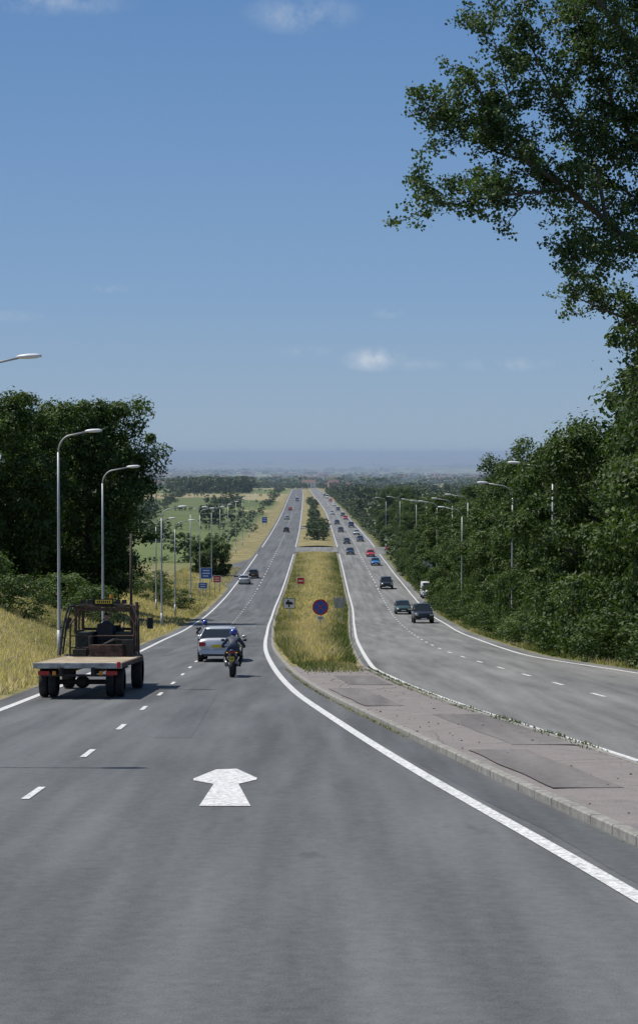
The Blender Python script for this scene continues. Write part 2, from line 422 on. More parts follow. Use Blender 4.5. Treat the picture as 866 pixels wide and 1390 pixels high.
place('oak_tree',oaks[0],-34,158,1.0,4.0,.9)
place('oak_tree',oaks[1],-24,175,.8,5.0,1.02)
place('oak_tree',oaks[0],-31,178,.9,1.4,1.0)
def mass(name,items,tmpl,mat,rng):
    V0,F0,va0=tmpl; n=len(items); m=len(V0)
    out=np.empty((n,m,3)); vv=np.empty((n,len(F0)))
    for i,(x,y,sx,sz) in enumerate(items):
        a=rng.uniform(0,6.28); c,s=math.cos(a),math.sin(a)
        out[i,:,0]=x+(V0[:,0]*c-V0[:,1]*s)*sx; out[i,:,1]=y+(V0[:,0]*s+V0[:,1]*c)*sx
        out[i,:,2]=V0[:,2]*sz+float(T(x,y))-.15
        vv[i]=np.clip(va0+rng.normal(0,.2),0,1)
    F=(F0[None]+(np.arange(n)*m)[:,None,None]).reshape(-1,4)
    mb=MB(); mb.add(out.reshape(-1,3),F,0,vv.reshape(-1)); return mb.build(name,[mat])
V,F,va,C=crown(3.4,2.1,77,60,60,.1,base=.0,cr=.3); sh=(V,F,va)
it=[]; y=60.
while y<330:
    it.append((float(RR(y))+2.9+rng.uniform(-.6,.8),y,rng.uniform(.6,1.15),rng.uniform(.5,1.5))); y+=rng.uniform(2.0,3.2)*(1+y/400)
mass('hedgerow',it,sh,M_leaf,rng)
it=[(-19,112,1.0,.8),(-22,116,1.3,1.0),(-26,118,1.4,.9),(-17,135,1.1,.9),(-20,139,1.2,.9),(-16.5,205,1,.7),(-20,210,1.2,.8),(-24,214,1.3,.8),(-28,220,1.4,.9),(-32,225,1.4,.9),(-23,240,1.3,.9),(-27,243,1.3,.9),(-31,246,1.4,.9),(-36,250,1.5,1.0),(-42,255,1.5,1.1),(-48,258,1.6,1.1)]
mass('hedgerow',it,sh,M_leaf,rng)
mb=MB(); V,F,va,C=crown(6.4,2.7,55,110,110,.15,base=.05,cr=.26); mb.add(V,F,0,va); add_trunk(mb,6.4,2.7,C,55,r0=.15)
o=mb.build('small_tree',[M_leaf,M_bark]); stm=o.data; bpy.data.objects.remove(o)
place('small_tree',stm,-17.6,300,1.05,0); place('small_tree',stm,-20.5,310,.9,2)
V,F,va,C=crown(1,.46,91,26,12,.075,base=.03,cr=.32); tm=(V,F,va)
it=[]
for k in range(540):
    y=rng.uniform(330,1180); x=float(RR(y))+rng.uniform(4,30+y*.11)
    h=rng.uniform(6,11)*(1-.35*sst(600,1150,y)); it.append((x,y,h*rng.uniform(.9,1.2),h))
for q in np.arange(330,1200,4.5):
    if not 383<q<424:
        h=rng.uniform(1.8,4); it.append((float(RR(q))+3.2+rng.uniform(-.5,1),q,h*1.4,h))
mass('woodland',it,tm,M_leaf_far,rng)
it=[]
for yl in (350,455,540,640,760,900,1060,1250):
    x=float(LL(yl))-rng.uniform(8,14); sl=rng.uniform(-.22,.22); x0=x; ph_=rng.uniform(0,6)
    while x>-70-yl*.25:
        if rng.random()<.94 and math.sin(x/17+ph_)>-.8:
            big_=math.sin(x/23+ph_*2)+rng.normal(0,.5)>1.1
            h=rng.uniform(4,7.5) if big_ else rng.uniform(1.2,2.5)
            it.append((x,yl+(x-x0)*sl+rng.normal(0,1.2),h*rng.uniform(1.1,1.7),h))
        x-=rng.uniform(1.6,3.6)*(1+yl/1500)
for xs_,pp in ((-52,.3),(-98,.2),(-165,.1),(-255,.2)):
    for q in np.arange(360,1500,3.2):
        if rng.random()<.8 and math.sin(q/31+xs_)>-.3:
            h=rng.uniform(1.2,2.4) if rng.random()<.93 else rng.uniform(4,7); it.append((xs_-(q-360)*pp*.15+rng.normal(0,1.0),q,h*1.4,h))
for cx_,cy_,n_ in ((-62,500,8),(-36,600,6),(-120,560,10),(-80,700,12),(-48,820,10),(-150,860,16),(-110,980,14)):
    for k in range(n_): h=rng.uniform(3,7); it.append((cx_+rng.normal(0,n_*.55),cy_+rng.normal(0,n_*.6),h*1.2,h))
for k in range(50):
    y=rng.uniform(450,1400); it.append((float(LL(y))-rng.uniform(6,11),y,rng.uniform(2.5,4),rng.uniform(1.5,3.2)))
mass('hedgerow',it,tm,M_leaf_far,rng)
it=[]
for k in range(120):
    y=rng.uniform(1150,1350); x=rng.uniform(-100,-48); h=rng.uniform(8,11); it.append((x,y,h,h))
for k in range(80):
    y=rng.uniform(1490,1700); x=rng.uniform(-60,150); h=rng.uniform(3,6); it.append((x,y,h*1.2,h))
mass('woodland',it,tm,M_leaf_far,rng)
it=[]
for k in range(60):
    y=rng.choice([rng.uniform(450,540),rng.uniform(575,900)]); x=(float(kL(y))+float(kR(y)))/2+rng.normal(0,1.2); h=rng.uniform(2,4.3); it.append((x,y,h*1.0,h))
mass('central_reservation_shrubs',it,tm,M_leaf_far,rng)
V,F,va,C=crown(1,.6,93,9,6,.15,base=.05,cr=.42); tf=(V,F,va)
it=[]
for k in range(250):
    y=1650*math.exp(rng.uniform(0,2.75)); x0=rng.uniform(-.25,.25)*y; an=rng.choice([rng.normal(0,.10),rng.normal(1.4,.2)],p=[.8,.2])
    L=rng.uniform(120,600)*(y/3000)**.5
    for q in np.arange(0,L,11+y/400):
        if rng.random()<.8:
            h=(rng.uniform(2.5,5) if rng.random()<.75 else rng.uniform(6,10))*(1+y/12000); it.append((x0+q*math.cos(an)+rng.normal(0,3),y+q*math.sin(an)+rng.normal(0,3),h*(1.6+y/8000),h))
mass('distant_trees',it,tf,M_leaf_far,rng)

# big overhanging tree
rng=np.random.default_rng(21)
mb=MB(); TX,TY=15.2,60.
tz=float(T(TX,TY))
def P3(x,z,dy=0): return (x,TY+dy,z)
limbs=[
 ([(TX,TY,tz-.5),(TX,TY,tz+4),(TX-.2,TY,0),(TX-.1,TY,6),(TX-.4,TY+.3,11),(TX-.3,TY,16),(TX,TY,19)],[.55,.42,.38,.3,.22,.12,.03],0),
 ([P3(TX-.2,2.5),P3(12.6,4.8,-.5),P3(10.8,6.6,-1),P3(9.5,7.7,-1.1),P3(8.2,8.7,-1.3),P3(6.9,9.6,-1.4),P3(6,10.3,-1.5),P3(5.5,11.2,-1.5),P3(5.1,12.4,-1.6)],[.17,.14,.11,.095,.08,.065,.05,.035,.015],1),
 ([P3(TX-.1,5),P3(12.6,8,.3),P3(11,10,.4),P3(10,11.8,.5),P3(9.4,13.3,.6),P3(8.6,15,.6)],[.15,.12,.09,.07,.05,.02],1),
 ([P3(TX-.2,1.5),P3(12.8,3,1),P3(11.2,4.4,1.4),P3(9.8,5.0,1.5),P3(8.9,5.4,1.5)],[.1,.08,.06,.04,.02],1),
 ([P3(8.2,8.7,-1.3),P3(7,8.5,-2),P3(5.6,8.3,-2.5),P3(4.4,8.0,-2.8),P3(3.3,8.1,-3)],[.06,.05,.038,.026,.012],1),
 ([P3(10.8,6.6,-1),P3(9.8,6.8,-1.6),P3(8.9,6.5,-2),P3(8.1,6.3,-2)],[.05,.04,.03,.012],1),
 ([P3(TX-.2,8),P3(12.5,11,-1),P3(10.6,13,-1.5),P3(9,14.8,-2),P3(7.6,15.6,-2),P3(6.7,15.9,-2)],[.13,.11,.08,.06,.035,.015],1),
 ([P3(6.9,9.6,-1.4),P3(5.9,10,-.8),P3(5,10.7,-.5),P3(4,11.2,-.3),P3(3.8,11.9,-.2)],[.05,.042,.03,.022,.01],1),
 ([P3(9.5,7.7,-1.1),P3(9.3,9.5,-.5),P3(8.7,11,0),P3(7.9,12.3,.3),P3(7.2,13.7,.4),P3(6.6,14.8,.4)],[.075,.065,.055,.04,.028,.012],1),
 ([P3(TX-.2,11),P3(13,13.6,1.5),P3(11.5,15.4,2),P3(10,17,2)],[.1,.08,.06,.02],1),
 ([P3(12.6,4.8,-.5),P3(12.3,7,0),P3(11.4,8.3,.5),P3(10.3,9.1,1),P3(9.4,9.9,1.2)],[.08,.065,.05,.035,.015],1),
 ([P3(12,9,.3),P3(12.3,11.5,0),P3(11.9,13.5,0),P3(11.3,15.5,0)],[.075,.06,.04,.02],1),
 ([P3(6,10.3,-1.5),P3(6.3,11.6,-1.2),P3(6.0,13,-1),P3(5.6,14.2,-1)],[.04,.03,.022,.01],1),
]
LP=[];LN=[];LV=[]
def cluster(c,n,s):
    d=rng.normal(size=(n,3)); LP.append(np.array(c)+d*np.array([s,s,s*.7])); LN.append(rng.normal(size=(n,3))+np.array([-.2,-.2,.5]))
    LV.append(np.clip(rng.uniform(.15,.75)+rng.normal(0,.2,n),0,1))
for pts,rs,lf in limbs:
    V,F=tube(pts,rs,8); mb.add(V,F,1,smooth=True)
    if not lf: continue
    P=np.array(pts); seg=np.linalg.norm(np.diff(P,axis=0),axis=1); cum=np.concatenate([[0],np.cumsum(seg)])
    for s in np.arange(1.8 if rs[0]>.07 else .4,cum[-1]+.1,.27):
        p=np.array([np.interp(s,cum,P[:,k]) for k in range(3)]); r_=np.interp(s,cum,rs)
        dr=P[-1]-P[0]; dr/=np.linalg.norm(dr)
        for q in range(2 if rng.random()<.5 else 1):
            v=rng.normal(size=3); v-=dr*v.dot(dr)*.8; v/=np.linalg.norm(v); v=v*np.array([1,1,.8])+dr*.6+np.array([-.1,0,.15]); v/=np.linalg.norm(v)
            L=rng.uniform(.4,1.75)*(1-.3*s/cum[-1]); e=p+v*L; mid=p+v*L*.5+np.array([0,0,-.05])
            V,F=tube([p,mid,e],[min(r_*.5,.03),.014,.006],5); mb.add(V,F,1)
            for w in (.4,.7,1.0):
                if rng.random()<.92: cluster(p+(e-p)*w+rng.normal(0,.08,3),rng.integers(16,40),.15)
            for q2 in range(3):
                v2=v+rng.normal(0,.7,3); v2/=np.linalg.norm(v2); b0=p+v*L*rng.uniform(.4,1); e2=b0+v2*rng.uniform(.3,.75)
                V,F=tube([b0,e2],[.01,.005],4); mb.add(V,F,1)
                cluster(e2,rng.integers(14,34),.13)
for k in range(620):
    x=rng.uniform(8.2,14.5); z=rng.uniform(8.5,18)
    if z< 8.6+(12-x)*.95: continue
    cluster((x,TY+rng.uniform(-1,4),z),rng.integers(28,54),.24)
for k in range(130):
    x=rng.uniform(10.3,15); z=rng.uniform(0,7)
    if z>3.2+(x-9.5)*1.0 or z<1: continue
    cluster((x,TY+rng.uniform(-.5,3),z),rng.integers(30,60),.3)
P=np.concatenate(LP); V,F=quads(P,np.concatenate(LN),.064,rng,.75); mb.add(V,F,0,np.concatenate(LV))
mb.build('poplar_tree',[M_leaf_big,M_bark])

# grass blades
def grass(name,n,fx,y0,y1,h0,h1,w,dry,seed,zoff=None,pw=1.0):
    rng=np.random.default_rng(seed)
    y=y0+(y1-y0)*rng.uniform(0,1,n)**pw; t=rng.uniform(0,1,n); a,c=fx(y); x=a+(c-a)*t
    clump=.5+.5*np.sin(x*1.7+np.sin(y*.9)*2)*np.sin(y*.8+x*.6)
    z=T(x,y) if zoff is None else zoff(x,y,t)
    h=(h0+(h1-h0)*rng.uniform(0,1,n)*clump)
    an=rng.uniform(0,2*np.pi,n); dx=np.cos(an)*w/2; dy=np.sin(an)*w/2
    le=rng.normal(0,.4,(n,2))*h[:,None]
    V=np.stack([np.stack([x-dx,y-dy,z],-1),np.stack([x+dx,y+dy,z],-1),np.stack([x+le[:,0],y+le[:,1],z+h],-1)],1).reshape(-1,3)
    pat=.22*np.sin(x*.8+1.3*np.sin(y*.21))*np.sin(y*.17+x*.3)
    var=np.clip(dry(t,x,y)+pat+rng.normal(0,.2,n),0,1)
    mb=MB(); mb.add(V,np.arange(3*n).reshape(n,3),0,var); mb.build(name,[M_grass])
grass('roadside_grass',60000,lambda y:(LL(y)-14,LL(y)-1.0),36,130,.08,.45,.05,lambda t,x,y:.65+.3*np.sin(x*.5+y*.11)+.1*t,1)
grass('roadside_grass',34000,lambda y:(LL(y)-12,LL(y)-1.2),130,330,.12,.55,.12,lambda t,x,y:.75+.25*np.sin(x*.4+y*.05),2)
grass('roadside_grass',34000,lambda y:(RR(y)+1.1,RR(y)+4.6),45,300,.06,.4,.08,lambda t,x,y:.25+.25*np.sin(y*.2)-.2*t,3,pw=1.3)
def zm(x,y,t): return gz(y)+.1+.25*np.sin(np.pi*t)**.7*sst(66,78,y)
grass('central_reservation_grass',52000,lambda y:(kL(y)+.3,kR(y)-.3),68,140,.06,.65,.06,lambda t,x,y:.35+.8*np.exp(-((t-.45)/.25)**2)-.45*sst(.72,.95,t),4,zm)
grass('central_reservation_grass',44000,lambda y:(kL(y)+.3,kR(y)-.3),135,385,.1,.7,.13,lambda t,x,y:.35+.7*np.exp(-((t-.5)/.26)**2)-.3*sst(.75,1,t),5,zm)
grass('weeds',2600,lambda y:(kR(y)-.25,kR(y)+.12),30,66,.03,.14,.04,lambda t,x,y:.1+0*t,6,lambda x,y,t:gz(y)+.08)
grass('weeds',900,lambda y:(kL(y)-.1,kL(y)+.05),34,66,.02,.1,.03,lambda t,x,y:.3+0*t,7,lambda x,y,t:gz(y)+.01)
grass('weeds',3000,lambda y:(kL(y)+.4,kR(y)-.4),59,69,.03,.3,.05,lambda t,x,y:.15+.5*t,8,lambda x,y,t:gz(y)+.12,pw=.4)

# ------------------------------------------------------------ lamps
def lamp(x,y,H,arm,sg):
    mb=MB(); z=float(T(x,y)); V,F=tube([(0,0,-.2),(0,0,1.3)],[.1,.1],12); mb.add(V,F,0,smooth=True)
    V,F=tube([(0,0,1.3),(0,0,1.35),(0,0,H*.6),(0,0,H-.9)],[.1,.075,.06,.05],12); mb.add(V,F,0,smooth=True)
    pts=[(0,0,H-.9)]+[(sg*arm*(1-math.cos(a))*.45,0,H-.9+.75*math.sin(a)) for a in np.linspace(.2,1.5,7)]+[(sg*arm*.95,0,H)]
    V,F=tube(pts,.035,8); mb.add(V,F,0,smooth=True)
    rings=[]
    for u,w,h in ((0,.05,.04),(.1,.1,.07),(.35,.14,.09),(.6,.13,.08),(.75,.06,.04)):
        rings.append([(sg*(arm*.9+u),w*math.cos(a),H+.02+h*math.sin(a)*(1 if math.sin(a)>0 else .8)+u*.05) for a in np.linspace(0,2*math.pi,12,endpoint=False)])
    V,F=loft(rings); mb.add(V,F,1,smooth=True)
    mb.build('street_lamp',[M_galv,M_lamphead],loc=(x,y,z))
for x,y,H,a in ((-10.3,30,10,1.6),(-10.3,53.6,10,1.3),(-11.4,77.5,10,1.3),(-12.1,99,10,1.5),(-12.9,145,10,1.5),(-14.9,183,10,1.5),(-17.5,190,10,1.5),(-15.6,215,12,1.5),(-16.5,245,12,1.5),(-17.0,280,12,1.5),(-17.6,315,12,1.5),(-18,350,12,1.5),(-18.3,390,12,1.5),(-18.6,430,12,1.5),(-19,480,12,1.5),(-19,530,12,1.5)):
    lamp(x,y,H,a,1)
for x,y,H,a in ((13.2,100,10.2,2.0),(12.9,118,10.3,1.8),(16.4,195,12.8,2),(13.9,172,11,1.8),(16.2,215,12.9,2),(16,240,12.9,2),(16.3,268,13,2),(16.5,300,13,2),(16,350,13,2),(15.5,410,12,2)):
    lamp(x,y,H,a,-1)

# ------------------------------------------------------------ signs
def cyl_y(cx,cy,cz,r,t,seg=28): return tube([(cx,cy-t/2,cz),(cx,cy+t/2,cz)],[r,r],seg)
def zr(x,y): return float(gz(y))+.2
mb=MB(); V,F=tube([(0,0,-.2),(0,0,2.2)],.045,10); mb.add(V,F,0,smooth=True)
V,F=cyl_y(0,-.06,1.75,.57,.02); mb.add(V,F,1)
V,F=cyl_y(0,-.074,1.75,.46,.006); mb.add(V,F,2)
for sg in (1,-1):
    V,F=box(0,0,0,.92,.004,.06); c,s=math.cos(.785),math.sin(.785)*sg; V=np.stack([V[:,0]*c-V[:,2]*s,V[:,1]-.0805-.003*sg,V[:,0]*s+V[:,2]*c+1.75],-1); mb.add(V,F,1)
V,F=box(0,-.06,.98,.42,.02,.28); mb.add(V,F,3)
V,F=box(0,-.073,1.03,.3,.004,.04); mb.add(V,F,4); V,F=box(0,-.073,.93,.24,.004,.04); mb.add(V,F,4)
mb.build('clearway_sign',[M_galv,M_signred,M_blue,M_white,M_black],loc=(.1,125,zr(0,125)))
mb=MB(); V,F=tube([(0,0,-.2),(0,0,2.3)],.04,10); mb.add(V,F,0,smooth=True)
V,F=box(0,-.05,1.85,.95,.02,.85); mb.add(V,F,2); V,F=box(0,-.063,1.85,.87,.006,.77); mb.add(V,F,1)
V,F=box(-.02,-.069,1.87,.5,.006,.24); mb.add(V,F,2); V,F=box(.27,-.069,1.83,.1,.006,.16); mb.add(V,F,2)
V,F=cyl_y(-.08,-.074,2.06,.09,.004); mb.add(V,F,2); V,F=box(0,-.069,1.64,.12,.006,.2); mb.add(V,F,2)
mb.build('speed_camera_sign',[M_galv,M_white,M_black],loc=(-2.45,145,zr(0,145)))
mb=MB(); V,F=tube([(-.25,0,-.2),(-.25,0,2.4)],.04,8); mb.add(V,F,0); V,F=tube([(.25,0,-.2),(.25,0,2.4)],.04,8); mb.add(V,F,0)
V,F=box(0,.05,2.0,1.0,.02,.5); mb.add(V,F,1); V,F=box(0,.05,1.55,.8,.02,.3); mb.add(V,F,1)
mb.build('traffic_sign',[M_galv,M_galv],loc=(1.75,150,zr(0,150)))
def board(name,x,y,w,h,zc,mat,bars,extra=M_white):
    z=float(T(x,y)); mb=MB()
    for sx_ in (-w*.3,w*.3):
        V,F=tube([(sx_,0,-.2),(sx_,0,zc+h/2)],.05,8); mb.add(V,F,0,smooth=True)
    V,F=box(0,-.07,zc,w,.03,h); mb.add(V,F,2); V,F=box(0,-.09,zc,w-.1,.006,h-.1); mb.add(V,F,1)
    for (bx,bz,bw,bh) in bars:
        V,F=box(bx*w,-.096,zc+bz*h,bw*w,.004,bh*h); mb.add(V,F,2)
    mb.build(name,[M_galv,mat,extra],loc=(x,y,z))
board('direction_sign',-15.3,240,1.5,1.5,3.2,M_blue,[(0,.25,.6,.1),(0,.0,.7,.1),(-.05,-.25,.5,.1)])
board('direction_sign',-15.5,236,1.2,.8,1.7,M_blue,[(0,.2,.6,.12),(0,-.15,.6,.12)])
board('warning_board',-14.4,250,1.1,1.0,2.0,M_signred,[(0,.15,.6,.14),(0,-.18,.6,.14)])
board('warning_board',-2.7,262,1.1,1.0,1.2,M_signred,[(0,.0,.6,.2)])
board('direction_sign',-17.2,560,1.7,1.9,2.4,M_blue,[(0,.2,.6,.1),(0,-.1,.6,.1)])
board('warning_board',15.6,255,1.6,2.0,3.6,M_white,[(0,0,.5,.1)],M_black)
mb=MB(); V,F=tube([(0,0,-.3),(0,0,7.6)],[.13,.09],8); mb.add(V,F,0,smooth=True); V,F=box(0,0,7.2,.9,.08,.1); mb.add(V,F,0)
mb.build('telegraph_pole',[M_bark],loc=(-15.2,143,float(T(-15.2,143))))
mb=MB()
for i in range(26):
    yy=60+i*4.5; xx=float(LL(yy))-15.5; V,F=box(xx,yy,float(T(xx,yy))+.55,.1,.1,1.3); mb.add(V,F,0)
    if i<25:
        y2=yy+4.5; x2=float(LL(y2))-15.5
        for hh in (.45,.8,1.1):
            V,F=tube([(xx,yy,float(T(xx,yy))+hh),(x2,y2,float(T(x2,y2))+hh)],.012,4); mb.add(V,F,0)
mb.build('post_and_wire_fence',[M_bark])

# ------------------------------------------------------------ vehicles
def slope(y): return math.atan(-(float(Df(y+2))-float(Df(y-2)))/4)
def ring(y,w,zb,zt):
    h=zt-zb
    half=[(0,zt+.02),(.55*w,zt+.012),(.86*w,zt-.02),(.965*w,zt-.11*h-.03),(w,zt-.42*h),(.985*w,zb+.22*h),(.93*w,zb+.03),(.6*w,zb)]
    return [(x,y,z) for x,z in half]+[(0,y,zb)]+[(-x,y,z) for x,z in half[:0:-1]]
def car(kind,paint,x,y,away=True,yaw=0,name=None):
    mb=MB()
    if kind=='sedan': L,W,H=4.45,.86,1.42; st=[(-2.2,.74,.42,.86),(-2.12,.82,.3,.95),(-1.6,.85,.22,.98),(-.6,.86,.2,.95),(.6,.86,.2,.93),(1.2,.85,.2,.9),(1.8,.83,.22,.80),(2.1,.78,.28,.68),(2.2,.68,.38,.58)]; gh=(-1.75,-1.05,.25,1.15)
    elif kind=='hatch': L,W,H=4.1,.85,1.46; st=[(-2.03,.72,.42,.86),(-1.97,.8,.3,.95),(-1.5,.84,.22,.97),(-.6,.85,.2,.95),(.6,.85,.2,.94),(1.1,.84,.2,.92),(1.65,.82,.22,.82),(1.95,.76,.28,.7),(2.04,.66,.38,.58)]; gh=(-1.95,-1.6,.2,1.1)
    elif kind=='suv': L,W,H=4.5,.92,1.75; st=[(-2.22,.8,.5,1.02),(-2.16,.88,.38,1.1),(-1.6,.91,.32,1.12),(-.6,.92,.3,1.1),(.6,.92,.3,1.1),(1.1,.91,.3,1.08),(1.8,.89,.32,1.02),(2.15,.84,.38,.92),(2.22,.76,.46,.8)]; gh=(-2.15,-1.95,.2,.95)
    else: L,W,H=5.0,.96,2.15; st=[(-2.5,.92,.45,1.2),(-2.45,.95,.35,1.25),(-1.6,.96,.3,1.25),(-.6,.96,.3,1.25),(.6,.96,.3,1.25),(1.4,.95,.3,1.2),(2.0,.93,.32,1.08),(2.4,.88,.38,.95),(2.5,.8,.46,.8)]; gh=(-2.48,-2.4,1.1,1.9)
    V,F=loft([ring(*s) for s in st]); mb.add(V,F,0,smooth=True)
    yb0,yt0,yt1,yb1=gh; zb=np.interp(0,[s[0] for s in st],[s[3] for s in st])-.03
    zr0=np.interp(yb0,[s[0] for s in st],[s[3] for s in st])-.02; zf0=np.interp(yb1,[s[0] for s in st],[s[3] for s in st])-.03
    wb,wt=W*.93,W*(.72 if kind!='van' else .86); ym=(yt0+yt1)/2
    bl=(-wb,yb0,zr0);br=(wb,yb0,zr0);fl=(-wb,yb1,zf0);fr_=(wb,yb1,zf0)
    tl=(-wt,yt0,H-.05);tr=(wt,yt0,H-.05);gl=(-wt,yt1,H-.05);g2=(wt,yt1,H-.05)
    mb.add([bl,br,tr,tl],[[0,1,2,3]],1); mb.add([fl,fr_,g2,gl],[[3,2,1,0]],1)
    sm=1 if kind!='van' else 0
    mb.add([bl,fl,gl,tl],[[0,1,2,3]],sm); mb.add([br,fr_,g2,tr],[[3,2,1,0]],sm)
    if kind=='van':
        mb.add([(-.945,.5,1.3),(-.93,1.5,1.3),(-.88,1.1,1.85),(-.88,.5,1.85)],[[0,1,2,3]],1); mb.add([(.945,.5,1.3),(.93,1.5,1.3),(.88,1.1,1.85),(.88,.5,1.85)],[[3,2,1,0]],1)
    rr_=[]
    for yy,ww,zz in ((yt0-.05,wt*.9,H-.06),(yt0+.08,wt,H-.01),(ym,wt*1.02,H+.02),(yt1-.08,wt,H-.01),(yt1+.05,wt*.9,H-.06)):
        rr_.append([(-ww,yy,zz-.05),(-ww*.93,yy,zz-.01),(-ww*.6,yy,zz+.012),(0,yy,zz+.02),(ww*.6,yy,zz+.012),(ww*.93,yy,zz-.01),(ww,yy,zz-.05),(0,yy,zz-.06)])
    V,F=loft(rr_); mb.add(V,F,0,smooth=True)
    for a_,b_ in ((bl,tl),(br,tr),(fl,gl),(fr_,g2),(tl,gl),(tr,g2)):
        V,F=tube([a_,b_],.035,6); mb.add(V,F,0,smooth=True)
    for sg in (-1,1):
        ymid=(yt0+yt1)/2-.05
        V,F=tube([(sg*wb,ymid,zb),(sg*wt,ymid,H-.05)],.03,6); mb.add(V,F,2 if kind!='van' else 0)
        V,F=sphere((sg*(W+.1),yb1-.25,zb+.08),(.1,.06,.07),10,6); mb.add(V,F,0 if kind!='van' else 2,smooth=True)
        for wy in (-L/2+.8,L/2-.85):
            R=.31 if kind in('sedan','hatch') else .36
            V,F=discx(sg*(W-.02),wy,R+.03,R+.06,.06); mb.add(V,F,2)
            V,F=wheel(sg*(W-.1),wy,R,R,.21); mb.add(V,F,3,smooth=True)
            V,F=discx(sg*(W-.08),wy,R,R*.63,.16); mb.add(V,F,4)
        yr=st[0][0]; yf=st[-1][0]
        V,F=box(sg*(W-.2),yr+.03,st[0][3]-.12,.26,.14,.17); mb.add(V,F,5)
        V,F=box(sg*(W-.24),yf-.06,st[-1][3]-.02,.3,.16,.13); mb.add(V,F,8)
    V,F=box(0,st[0][0]-.02,.42,W*1.75,.12,.18); mb.add(V,F,0 if kind in('sedan','hatch') else 2)
    V,F=box(0,st[0][0]-.03,.3,W*1.6,.1,.06); mb.add(V,F,2)
    V,F=box(0,st[-1][0]+.01,.42,W*1.6,.12,.16); mb.add(V,F,2)
    V,F=box(0,st[-1][0]+.02,.56,W*.9,.06,.1); mb.add(V,F,2)
    V,F=box(0,st[0][0]-.045,.66,.52,.03,.12); mb.add(V,F,6)
    V,F=box(0,st[-1][0]+.08,.42,.52,.02,.11); mb.add(V,F,7)
    nm=name or {'sedan':'saloon_car','hatch':'hatchback_car','suv':'suv','van':'van'}[kind]
    z=float(gz(y)); o=mb.build(nm,[paint,M_glass,M_black,M_tyre,M_rim,M_red,M_yellow,M_white,M_chrome],loc=(x,y,z+.01))
    s=slope(y)
    if away: o.rotation_euler=(s,0,yaw)
    else: o.rotation_euler=(-s,0,math.pi+yaw)
    return o
def carpaint(n,c,metal=.0): return simple(n,c,.32,metal,.03,2,.6)
P_silver=carpaint('silver_paint',(.55,.57,.6),.35); P_black=carpaint('black_paint',(.015,.016,.02)); P_green=carpaint('dark_green_paint',(.03,.06,.05)); P_blue=carpaint('blue_paint',(.03,.16,.4)); P_red=carpaint('red_paint',(.5,.03,.03)); P_white=carpaint('white_paint',(.78,.79,.79)); P_navy=carpaint('navy_paint',(.02,.035,.09))
car('sedan',P_silver,-4.2,75.5); car('sedan',P_silver,-11.6,276); car('hatch',P_black,-10.9,294)
car('hatch',P_silver,-11.6,640); car('hatch',P_black,-9.6,520); car('sedan',P_red,-12.3,760); car('van',P_white,-11.5,930)
car('suv',P_black,9.5,162,False); car('hatch',P_green,9.1,192,False); car('suv',P_black,10.0,262,False); car('van',P_white,14.6,236,False)
car('hatch',P_blue,10.8,338,False); car('hatch',P_red,10.9,374,False); car('sedan',P_navy,6.8,385,False); car('hatch',P_black,6.9,440,False)
car('hatch',P_navy,10.6,455,False);car('sedan',P_silver,10.6,500,False); car('hatch',P_black,6.4,520,False); car('suv',P_navy,10.2,560,False); car('sedan',P_black,6,590,False)
car('hatch',P_red,9.6,640,False); car('sedan',P_black,9.2,680,False); car('hatch',P_silver,5.2,700,False); car('hatch',P_black,8.2,760,False); car('sedan',P_white,7.2,840,False); car('hatch',P_red,6,920,False); car('van',P_white,4.5,1000,False); car('hatch',P_black,3.5,1060,False)
car('hatch',P_red,17.2,400,False,1.2)

